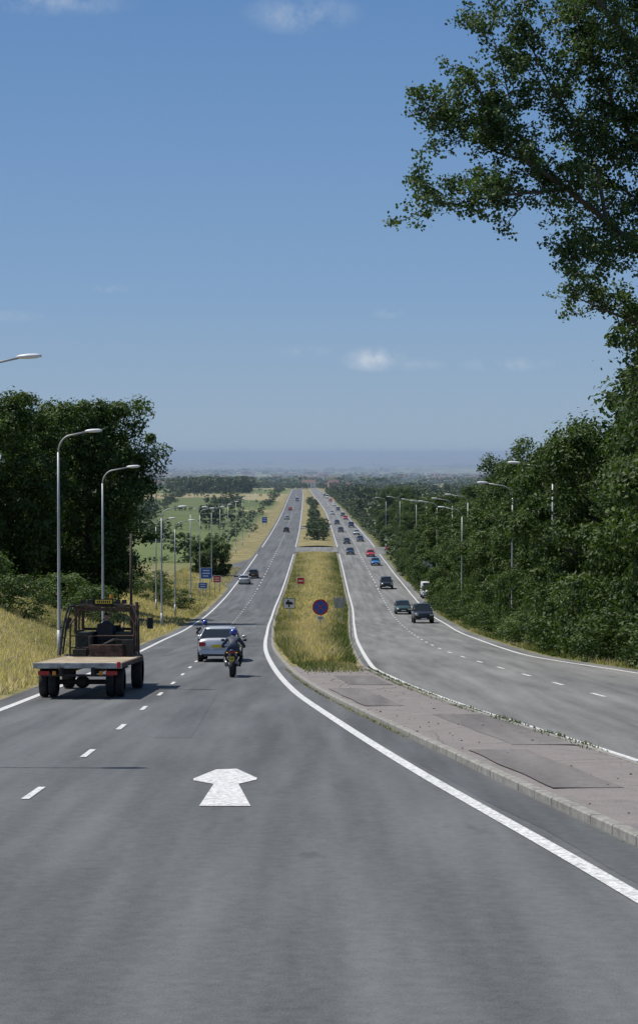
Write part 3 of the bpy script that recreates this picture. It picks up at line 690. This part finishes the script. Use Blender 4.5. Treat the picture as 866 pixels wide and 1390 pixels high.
# motorcycles + riders
M_leather,nt,b=newmat('rider_clothing')
tc=nt.nodes.new('ShaderNodeTexCoord'); sx=nt.nodes.new('ShaderNodeSeparateXYZ'); nt.links.new(tc.outputs['Object'],sx.inputs[0])
c=ramp(nt,sx.outputs[2],[(.0,(.015,.015,.017)),(.87,(.015,.015,.017)),(.89,(.025,.035,.065)),(1.0,(.03,.042,.075))])
c=mixc(nt,.3,c,ramp(nt,noise(nt,tc.outputs['Object'],9,5),[(.35,(.01,.01,.012)),(.65,(.06,.07,.09))]))
nt.links.new(c,b.inputs['Base Color']); b.inputs['Roughness'].default_value=.6
P_bike=carpaint('motorcycle_paint',(.02,.03,.1)); M_helm=carpaint('helmet_blue',(.03,.06,.3))
def motorbike(x,y):
    z=float(gz(y)); s=slope(y)
    mb=MB()
    for wy in (0,1.42):
        V,F=wheel(0,wy,.31,.31,.17 if wy==0 else .12,28); mb.add(V,F,1,smooth=True); V,F=discx(0,wy,.31,.19,.05); mb.add(V,F,4)
    rings=[]
    for yy,w,z0,z1 in ((-.32,.05,.86,.93),(-.2,.11,.76,.94),(.1,.14,.66,.86),(.4,.16,.5,.84),(.7,.2,.4,1.0),(1.0,.2,.4,1.02),(1.2,.16,.5,1.0)):
        rings.append([(w*math.cos(a),yy,(z0+z1)/2+(z1-z0)/2*math.sin(a)) for a in np.linspace(0,2*math.pi,14,endpoint=False)])
    V,F=loft(rings); mb.add(V,F,0,smooth=True)
    V,F=sphere((0,1.35,.95),(.2,.24,.22),14,8); mb.add(V,F,0,smooth=True)
    V,F=box(0,.22,.85,.26,.55,.06); mb.add(V,F,2)
    V,F=box(0,-.3,.84,.2,.06,.07); mb.add(V,F,3)
    V,F=box(0,-.33,.62,.17,.02,.15); mb.add(V,F,5)
    for i_ in range(3): V,F=box(-.045+.045*i_,-.342,.62,.022,.004,.07); mb.add(V,F,2)
    V,F=box(0,-.28,.72,.08,.06,.16); mb.add(V,F,2)
    for sg in (-1,1):
        V,F=tube([(sg*.14,.7,.35),(sg*.17,.2,.38),(sg*.19,-.22,.5)],[.03,.045,.055],12); mb.add(V,F,4,smooth=True)
        V,F=tube([(sg*.07,.45,.4),(sg*.1,0,.31)],.03,8); mb.add(V,F,2)
        V,F=tube([(sg*.09,1.42,.31),(sg*.09,1.15,1.0)],.028,8); mb.add(V,F,4)
        V,F=tube([(0,1.08,1.02),(sg*.25,1.0,1.0),(sg*.4,.93,.98)],.017,8); mb.add(V,F,2)
        V,F=tube([(sg*.22,1.1,1.05),(sg*.34,1.1,1.2)],.01,6); mb.add(V,F,2); V,F=sphere((sg*.38,1.1,1.22),(.075,.02,.045),12,6); mb.add(V,F,2,smooth=True)
        V,F=tube([(sg*.1,.4,.36),(sg*.26,.38,.36)],.015,6); mb.add(V,F,2)
        V,F=sphere((sg*.16,-.24,.82),(.03,.03,.025),8,6); mb.add(V,F,6,smooth=True)
    o=mb.build('motorcycle',[P_bike,M_tyre,M_black,M_red,M_rim,M_yellow,M_yellow],loc=(x,y,z+.01)); o.rotation_euler=(s,0,0)
    J=[(0,.26,.93,.155,.12),(0,.33,1.04,.15,.11),(0,.46,1.17,.17,.12),(0,.58,1.28,.15,.1),(0,.66,1.36,.06,.06),(0,.7,1.42,.07,.07)]
    E=[(0,1),(1,2),(2,3),(3,4),(4,5)]
    def ch(par,pts):
        for p in pts:
            J.append(p); E.append((par,len(J)-1)); par=len(J)-1
    for sg in (-1,1):
        ch(3,[(sg*.18,.58,1.27,.075,.075),(sg*.30,.66,1.14,.058,.058),(sg*.38,.75,1.02,.05,.05),(sg*.365,.86,.99,.042,.042),(sg*.35,.93,1.0,.036,.036)])
        ch(0,[(sg*.13,.36,.88,.1,.1),(sg*.22,.55,.78,.088,.088),(sg*.28,.7,.68,.068,.068),(sg*.26,.52,.5,.06,.06),(sg*.23,.36,.4,.048,.048),(sg*.23,.46,.36,.045,.035),(sg*.23,.58,.36,.035,.028)])
    me=bpy.data.meshes.new('motorcyclist_body'); me.from_pydata([j[:3] for j in J],E,[])
    ro=bpy.data.objects.new('motorcyclist',None); COL.objects.link(ro); ro.location=(x,y,z+.01); ro.rotation_euler=(s,0,0)
    bo=bpy.data.objects.new('body',me); COL.objects.link(bo); bo.parent=ro; me.materials.append(M_leather)
    bo.modifiers.new('Skin','SKIN')
    sv_=me.skin_vertices[0].data
    for i,j in enumerate(J): sv_[i].radius=(j[3],j[4])
    sv_[0].use_root=True
    sm_=bo.modifiers.new('Sub','SUBSURF'); sm_.levels=2; sm_.render_levels=2
    mb=MB(); V,F=sphere((0,.73,1.49),(.125,.15,.14),20,14); mb.add(V,F,0,smooth=True)
    V,F=sphere((0,.78,1.49),(.112,.115,.06),16,8); mb.add(V,F,1,smooth=True)
    V,F=tube([(0,.7,1.37),(0,.71,1.41)],[.09,.11],16); mb.add(V,F,1,smooth=True)
    mb.build('helmet',[M_helm,M_glass],parent=ro)
    mb=MB()
    for sg in (-1,1):
        V,F=sphere((sg*.35,.935,1.005),(.045,.04,.028),12,8); mb.add(V,F,0,smooth=True)
        for k in range(4):
            xx=sg*(.315+.024*k); V,F=tube([(xx,.95,1.015),(xx,.975,1.0),(xx,.965,.97),(xx,.94,.96)],[.012,.012,.011,.009],6); mb.add(V,F,0,smooth=True)
        V,F=tube([(sg*.31,.91,.99),(sg*.3,.93,.965),(sg*.31,.955,.955)],[.013,.012,.01],6); mb.add(V,F,0,smooth=True)
    mb.build('gloved_hands',[M_black],parent=ro)
motorbike(-2.93,59.6); motorbike(-5.35,82)

# flatbed work truck
M_ply=simple('weathered_plywood',(.34,.28,.19),.85,0,.4,2.5); M_rust=simple('rusty_brown_steel',(.09,.052,.038),.75,.1,.7,6)
M_dirty=simple('dirty_white_steel',(.48,.45,.41),.7,.1,.4,5); M_dark=simple('oily_dark_steel',(.034,.03,.027),.7,.2,.4,6); M_olive=simple('faded_green_steel',(.055,.058,.044),.7,.1,.5,6)
M_amber=simple('amber_lens',(.75,.25,.02),.3,0,.05)
tr_=bpy.data.objects.new('flatbed_truck',None); COL.objects.link(tr_); ty=46.9; tr_.location=(-6.42,ty,float(gz(ty))+.01); tr_.rotation_euler=(slope(50),0,.0)
def part(name,items,bev=.01):
    mb=MB(); mats=[]
    for (V,F),m in items:
        if m not in mats: mats.append(m)
        mb.add(V,F,mats.index(m))
    o=mb.build(name,mats,parent=tr_)
    if bev: bm=o.modifiers.new('b','BEVEL'); bm.width=bev; bm.segments=2; bm.limit_method='ANGLE'; bm.angle_limit=rad(50)
    return o
it=[]
for i in range(9): it.append((box(0,.33+i*.62,.93,2.26,.605,.04),M_ply))
part('deck',it,.005)
part('deck_frame',[(box(0,-.03,.88,2.36,.08,.15),M_dirty),(box(-1.16,2.8,.88,.06,5.58,.12),M_rust),(box(1.16,2.8,.88,.06,5.58,.12),M_rust),
  (box(-.42,2.8,.74,.1,6.0,.2),M_dark),(box(.42,2.8,.74,.1,6.0,.2),M_dark)]+[(box(0,.6+i*1.1,.84,2.2,.07,.09),M_dark) for i in range(5)])
part('tail_lights',[(box(-.9,-.03,.68,.3,.06,.11),M_red),(box(.9,-.03,.68,.3,.06,.11),M_red),(box(1.1,-.08,.9,.1,.02,.16),M_signred),(box(-.62,-.03,.68,.1,.06,.11),M_amber),(box(.62,-.03,.68,.1,.06,.11),M_amber),(box(0,-.02,.62,1.9,.05,.06),M_dark)])
mb=MB()
for sg in (-1,1):
    for dx in (.78,1.03):
        V,F=wheel(sg*dx,1.0,.4,.4,.22); mb.add(V,F,0,smooth=True); V,F=discx(sg*dx,1.0,.4,.25,.12); mb.add(V,F,1)
    V,F=wheel(sg*1.02,5.6,.5,.5,.3); mb.add(V,F,0,smooth=True); V,F=discx(sg*1.02,5.6,.5,.3,.2); mb.add(V,F,1)
V,F=tube([(-1.0,1.0,.4),(1.0,1.0,.4)],.07,10); mb.add(V,F,1); V,F=sphere((0,1.0,.4),(.2,.2,.17)); mb.add(V,F,1,smooth=True)
mb.build('wheels',[M_tyre,M_dark],parent=tr_)
part('mudguards',[(box(sg*1.02,1.0+dy,z_,.36,.34,.03),M_dark) for sg in(-1,1) for dy,z_ in ((-.3,.79),(0,.825),(.3,.79))])
it=[(box(-.6,6.5,1.3,.5,1.7,.7),M_olive),(box(.6,6.5,1.3,.5,1.7,.7),M_olive),(box(0,7.15,1.35,.8,.35,.8),M_olive),(box(0,6.1,1.1,.8,.8,.25),M_dark),(box(0,6.5,2.42,1.8,1.75,.06),M_rust),(box(0,6.35,2.465,1.5,1.4,.03),M_dark)]
for sx_ in (-.84,.84):
    for yy in (5.7,7.3): it.append((box(sx_,yy,2.0,.08,.08,.8),M_rust))
    it.append((box(sx_,6.4,2.0,.05,.05,.8),M_rust)); it.append((box(sx_,6.5,1.68,.06,1.6,.06),M_rust))
it+= [(box(0,5.68,2.33,1.64,.05,.09),M_rust),(box(0,7.3,1.72,1.64,.05,.08),M_rust),(box(0,8.0,1.15,1.3,1.2,.6),M_olive),
      (box(0,6.15,1.35,.5,.14,.3),M_black),(box(0,6.05,1.65,.48,.1,.5),M_black),(box(0,6.95,1.78,.7,.25,.12),M_black)]
part('cab',it,.012)
it=[(tube([(.16*math.cos(a)-.1,6.75+.05*math.sin(a),1.86+.17*math.sin(a)) for a in np.linspace(0,2*math.pi,15)],.015,6),M_black),(tube([(-.1,6.75,1.86),(-.1,7.0,1.7)],.02,6),M_black),
    (tube([(.35,6.5,1.3),(.4,6.45,1.95)],.015,6),M_dark),(tube([(.5,6.5,1.3),(.52,6.42,1.9)],.015,6),M_dark)]
part('steering_wheel_and_levers',it,0)
it=[(tube([(sg*.95,5.3,.9),(sg*.95,5.3,1.9),(sg*.8,5.35,2.1)],.03,8),M_rust) for sg in (-1,1)]
it+=[(tube([(-.95,5.3,h),(.95,5.3,h)],.02,8),M_rust) for h in (1.2,1.55)]
it+=[(tube([(q,5.3,.9),(q,5.3,1.55)],.014,6),M_dark) for q in np.linspace(-.7,.7,5)]
part('headboard_frame',it,0)
it=[(tube([(-1.2,4.9,1.0),(-1.1,5.0,1.9),(-.98,5.1,2.42),(-.85,5.5,2.45)],.035,8),M_dark),(tube([(-1.2,5.5,1.0),(-1.1,5.6,1.9),(-.98,5.7,2.42)],.03,8),M_dark)]
it+=[(tube([(-1.19,4.93,h),(-1.18,5.55,h)],.02,6),M_dark) for h in (1.2,1.5,1.8)]
it+=[(tube([(1.1,5.2,1.0),(1.08,5.2,2.0),(.9,5.4,2.4)],.03,8),M_dark),(tube([(1.0,5.5,1.1),(1.0,5.5,2.55)],.05,10),M_rust)]
part('side_frames',it,0)
part('gearbox_housing',[(box(.25,4.95,1.12,1.1,.5,.36),M_rust),(box(-.6,4.95,1.05,.4,.4,.24),M_dark),(box(.8,4.9,1.2,.3,.4,.5),M_dark),(tube([(-.3,4.95,1.15),(-.3,4.95,1.55)],.06,10),M_dark),(tube([(.1,4.9,1.3),(.4,4.8,1.45),(.7,4.9,1.4)],.04,8),M_dark)])
it=[(box(.0,5.62,2.56,.5,.06,.11),M_yellow),(box(0,5.66,2.56,.58,.05,.16),M_black)]
for q in (-.62,-.42,.42,.6): it.append((box(q,5.7,2.56,.14,.1,.12),M_dark))
it+= [(tube([(.2,5.9,2.48),(.2,5.9,2.66)],.03,8),M_black),(tube([(.2,5.9,2.66),(.2,5.9,2.78)],.06,12),M_amber),(tube([(-.35,5.9,2.48),(-.35,5.9,2.7)],.03,8),M_black)]
it+=[(box(-.18+.06*i,5.585,2.56,.035,.01,.07),M_black) for i in range(7)]
part('roof_lights_and_plate',it,0)
it=[(tube([(sg*.85,7.2,2.0),(sg*1.25,7.1,2.0)],.015,6),M_black) for sg in(-1,1)]+[(box(sg*1.25,7.08,1.9,.18,.05,.34),M_black) for sg in (-1,1)]
part('mirrors',it,.01)
J=[(0,6.2,1.42,.15,.12),(0,6.2,1.6,.16,.11),(0,6.25,1.82,.17,.11),(0,6.27,1.95,.08,.07),(0,6.3,2.02,.055,.055),(0,6.32,2.14,.1,.11),(0,6.32,2.22,.085,.095)]
E=[(0,1),(1,2),(2,3),(3,4),(4,5),(5,6)]
for sg in (-1,1):
    for par,pts in ((2,[(sg*.19,6.27,1.84,.07,.07),(sg*.26,6.35,1.62,.055,.055),(sg*.12-.06,6.62,1.72,.04,.04),(sg*.12-.08,6.72,1.8,.04,.03)]),(0,[(sg*.12,6.35,1.4,.09,.09),(sg*.15,6.65,1.42,.075,.075),(sg*.15,6.8,1.2,.05,.05)])):
        for p in pts: J.append(p); E.append((par,len(J)-1)); par=len(J)-1
me=bpy.data.meshes.new('driver_body'); me.from_pydata([j[:3] for j in J],E,[])
bo=bpy.data.objects.new('driver',me); COL.objects.link(bo); bo.parent=tr_
mD,nt,b=newmat('driver_clothes'); tc=nt.nodes.new('ShaderNodeTexCoord'); sx=nt.nodes.new('ShaderNodeSeparateXYZ'); nt.links.new(tc.outputs['Object'],sx.inputs[0])
rz=math_(nt,'SUBTRACT',sx.outputs[2],1.4); nt.links.new(ramp(nt,rz,[(0,(.03,.04,.07)),(.57,(.05,.06,.1)),(.59,(.4,.24,.17)),(.74,(.4,.24,.17)),(.76,(.06,.04,.03))]),b.inputs['Base Color']); me.materials.append(mD)
bo.modifiers.new('Skin','SKIN'); sv_=me.skin_vertices[0].data
for i,j in enumerate(J): sv_[i].radius=(j[3],j[4])
sv_[0].use_root=True
sm_=bo.modifiers.new('Sub','SUBSURF'); sm_.levels=2; sm_.render_levels=2

# houses
M_brick=simple('brick',(.3,.16,.11),.9,0,.15); M_render=simple('white_render',(.7,.68,.63),.8,0,.05); M_roof=simple('roof_tile',(.16,.10,.08),.85,0,.2)
def house(x,y,w,d_,h,a,mat):
    z=float(T(x,y)); e=bpy.data.objects.new('house',None); COL.objects.link(e); e.location=(x,y,z); e.rotation_euler=(0,0,a)
    mb=MB(); V,F=box(0,0,h/2-.5,w,d_,h+1); mb.add(V,F)
    for sx_ in(-1,1): mb.add([(sx_*w/2,-d_/2,h),(sx_*w/2,d_/2,h),(sx_*w/2,0,h+d_*.4)],[[0,1,2]])
    mb.build('walls',[mat],parent=e)
    mb=MB(); o_=.3
    for s in(-1,1): mb.add([(-w/2-o_,s*(d_/2+o_),h-.15),(w/2+o_,s*(d_/2+o_),h-.15),(w/2+o_,0,h+d_*.4+.1),(-w/2-o_,0,h+d_*.4+.1)],[[0,1,2,3]])
    V,F=box(w*.35,0,h+d_*.42,.9,.7,1.6); mb.add(V,F); mb.build('roof',[M_roof],parent=e)
    mb=MB()
    for i in range(max(2,int(w/3))):
        for k in (1.4,4.0):
            if k<h: V,F=box(-w/2+1.5+i*3,-d_/2-.01,k,1.2,.06,1.1); mb.add(V,F)
    mb.build('windows',[M_glass],parent=e)
rng=np.random.default_rng(8)
for (x,y) in ((-150,1900),(-175,1930),(-190,1900),(-215,1950),(-240,1920),(190,2100),(215,2130),(240,2090),(262,2120),(290,2100),(14,1740),(32,1860),(-10,1760)):
    house(x,y,rng.uniform(8,13),7,rng.choice([3.2,5.6]),rng.uniform(-.4,.4),M_render if rng.random()<.7 else M_brick)
mb=MB()
for k in range(330):
    cx_,cy_,sp=[(-450,3300,150),(-60,3900,190),(420,3500,160),(200,5600,380),(-700,5400,260),(900,6200,300),(-250,8200,600)][rng.integers(7)]
    x=cx_+rng.normal(0,sp); y=cy_+rng.normal(0,sp*.5); z=float(T(x,y)); w=rng.uniform(9,18)*(1+y/9000); d_=8.; h=rng.uniform(4,7)*(1+y/14000)
    V,F=box(x,y,z+h/2-.5,w,d_,h+1); mb.add(V,F,int(rng.random()<.35))
    mb.add([(x-w/2-.3,y-d_/2-.3,z+h),(x+w/2+.3,y-d_/2-.3,z+h),(x+w/2+.3,y,z+h+3),(x-w/2-.3,y,z+h+3)],[[0,1,2,3]],2)
    mb.add([(x-w/2-.3,y+d_/2+.3,z+h),(x+w/2+.3,y+d_/2+.3,z+h),(x+w/2+.3,y,z+h+3),(x-w/2-.3,y,z+h+3)],[[3,2,1,0]],2)
mb.build('distant_town',[M_render,M_brick,M_roof])

# ------------------------------------------------------------ haze (scattering + absorbing air lying over the plain)
mb=MB(); V,F=box(0,17200,0,39000,33600,0); V[:,1]=np.where(V[:,1]<17200,260,34200); V[:,2]=np.where(np.arange(8)%2==0,-280,16); mb.add(V,F)
hm=bpy.data.materials.new('air_haze'); hm.use_nodes=True; nt=hm.node_tree; nt.nodes.remove(nt.nodes['Principled BSDF'])
HC=(.55,.69,.87,1); HD=.00013
vs=nt.nodes.new('ShaderNodeVolumeScatter'); vs.inputs['Color'].default_value=HC; vs.inputs['Density'].default_value=HD; vs.inputs['Anisotropy'].default_value=0.0
va_=nt.nodes.new('ShaderNodeVolumeAbsorption'); va_.inputs['Color'].default_value=HC; va_.inputs['Density'].default_value=HD
ad=nt.nodes.new('ShaderNodeAddShader'); nt.links.new(vs.outputs[0],ad.inputs[0]); nt.links.new(va_.outputs[0],ad.inputs[1])
nt.links.new(ad.outputs[0],nt.nodes['Material Output'].inputs['Volume'])
mb.build('haze',[hm])

# ------------------------------------------------------------ sky, sun, camera
el=rad(60); sd=Vector((-.94*math.cos(el),.34*math.cos(el),math.sin(el))).normalized()
w=bpy.data.worlds.new('World'); sc.world=w; w.use_nodes=True; nt=w.node_tree
bg=nt.nodes['Background']; sk=nt.nodes.new('ShaderNodeTexSky'); sk.sky_type='NISHITA'; sk.sun_disc=False
sk.sun_elevation=el; sk.sun_rotation=math.atan2(sd.x,sd.y); sk.air_density=1.0; sk.dust_density=.6; sk.ozone_density=2.0; sk.altitude=200
tc=nt.nodes.new('ShaderNodeTexCoord'); dirv=tc.outputs['Generated']
sxz=nt.nodes.new('ShaderNodeSeparateXYZ'); nt.links.new(dirv,sxz.inputs[0])
hr=ramp(nt,sxz.outputs[2],[(0,(.31,.42,.535)),(.03,(.28,.40,.555)),(.09,(.215,.355,.565)),(.17,(.16,.30,.54)),(.26,(.112,.243,.495)),(.5,(.075,.19,.44))])
hs=nt.nodes.new('ShaderNodeVectorMath'); hs.operation='SCALE'; nt.links.new(hr,hs.inputs[0]); hs.inputs['Scale'].default_value=10
mrz=nt.nodes.new('ShaderNodeMapRange'); mrz.inputs[1].default_value=.35; mrz.inputs[2].default_value=.7; mrz.inputs[3].default_value=.94; mrz.inputs[4].default_value=0
nt.links.new(sxz.outputs[2],mrz.inputs[0])
base=mixc(nt,mrz.outputs[0],sk.outputs[0],hs.outputs[0])
nz=noise(nt,dirv,55,7,.62)
total=None
for (px,py,wx,hz,am) in ((508,488,.021,.008,1.0),(410,25,.035,.012,.4),(70,8,.05,.008,.4),(690,495,.03,.005,.45),(525,425,.011,.004,.5),(150,393,.012,.003,.4),(410,477,.02,.004,.3),(15,430,.02,.004,.3),(555,495,.025,.004,.3)):
    c0=(( px-433)/2400,1,(615-py)/2400); L=math.sqrt(sum(q*q for q in c0)); c0=tuple(q/L for q in c0)
    s1=nt.nodes.new('ShaderNodeVectorMath'); s1.operation='SUBTRACT'; nt.links.new(dirv,s1.inputs[0]); s1.inputs[1].default_value=c0
    s2=nt.nodes.new('ShaderNodeVectorMath'); s2.operation='MULTIPLY'; nt.links.new(s1.outputs[0],s2.inputs[0]); s2.inputs[1].default_value=(1/wx,.5,1/hz)
    s3=nt.nodes.new('ShaderNodeVectorMath'); s3.operation='LENGTH'; nt.links.new(s2.outputs[0],s3.inputs[0])
    v=math_(nt,'SUBTRACT',1.0,s3.outputs['Value'],None,True)
    v=math_(nt,'MULTIPLY',v,am)
    total=v if total is None else math_(nt,'MAXIMUM',total,v)
msk=math_(nt,'MULTIPLY',total,math_(nt,'MULTIPLY',math_(nt,'SUBTRACT',nz,.38,None,True),4.5),None,True)
col=mixc(nt,msk,base,(5.2,6.0,7.0))
nt.links.new(col,bg.inputs[0]); bg.inputs[1].default_value=.1
sl=bpy.data.lights.new('sun','SUN'); sl.energy=4.8; sl.angle=rad(.5); sl.color=(1,.95,.87)
so=bpy.data.objects.new('sun',sl); COL.objects.link(so); so.rotation_euler=(-sd).to_track_quat('-Z','Y').to_euler()
cd=bpy.data.cameras.new('camera'); cam=bpy.data.objects.new('camera',cd); COL.objects.link(cam); sc.camera=cam
cd.sensor_fit='VERTICAL'; cd.sensor_height=36; cd.lens=2400/1390*36; cd.clip_end=60000; cd.clip_start=.1
cam.location=(0,0,0); cam.rotation_euler=(math.pi/2-math.atan(80/2400),0,0)
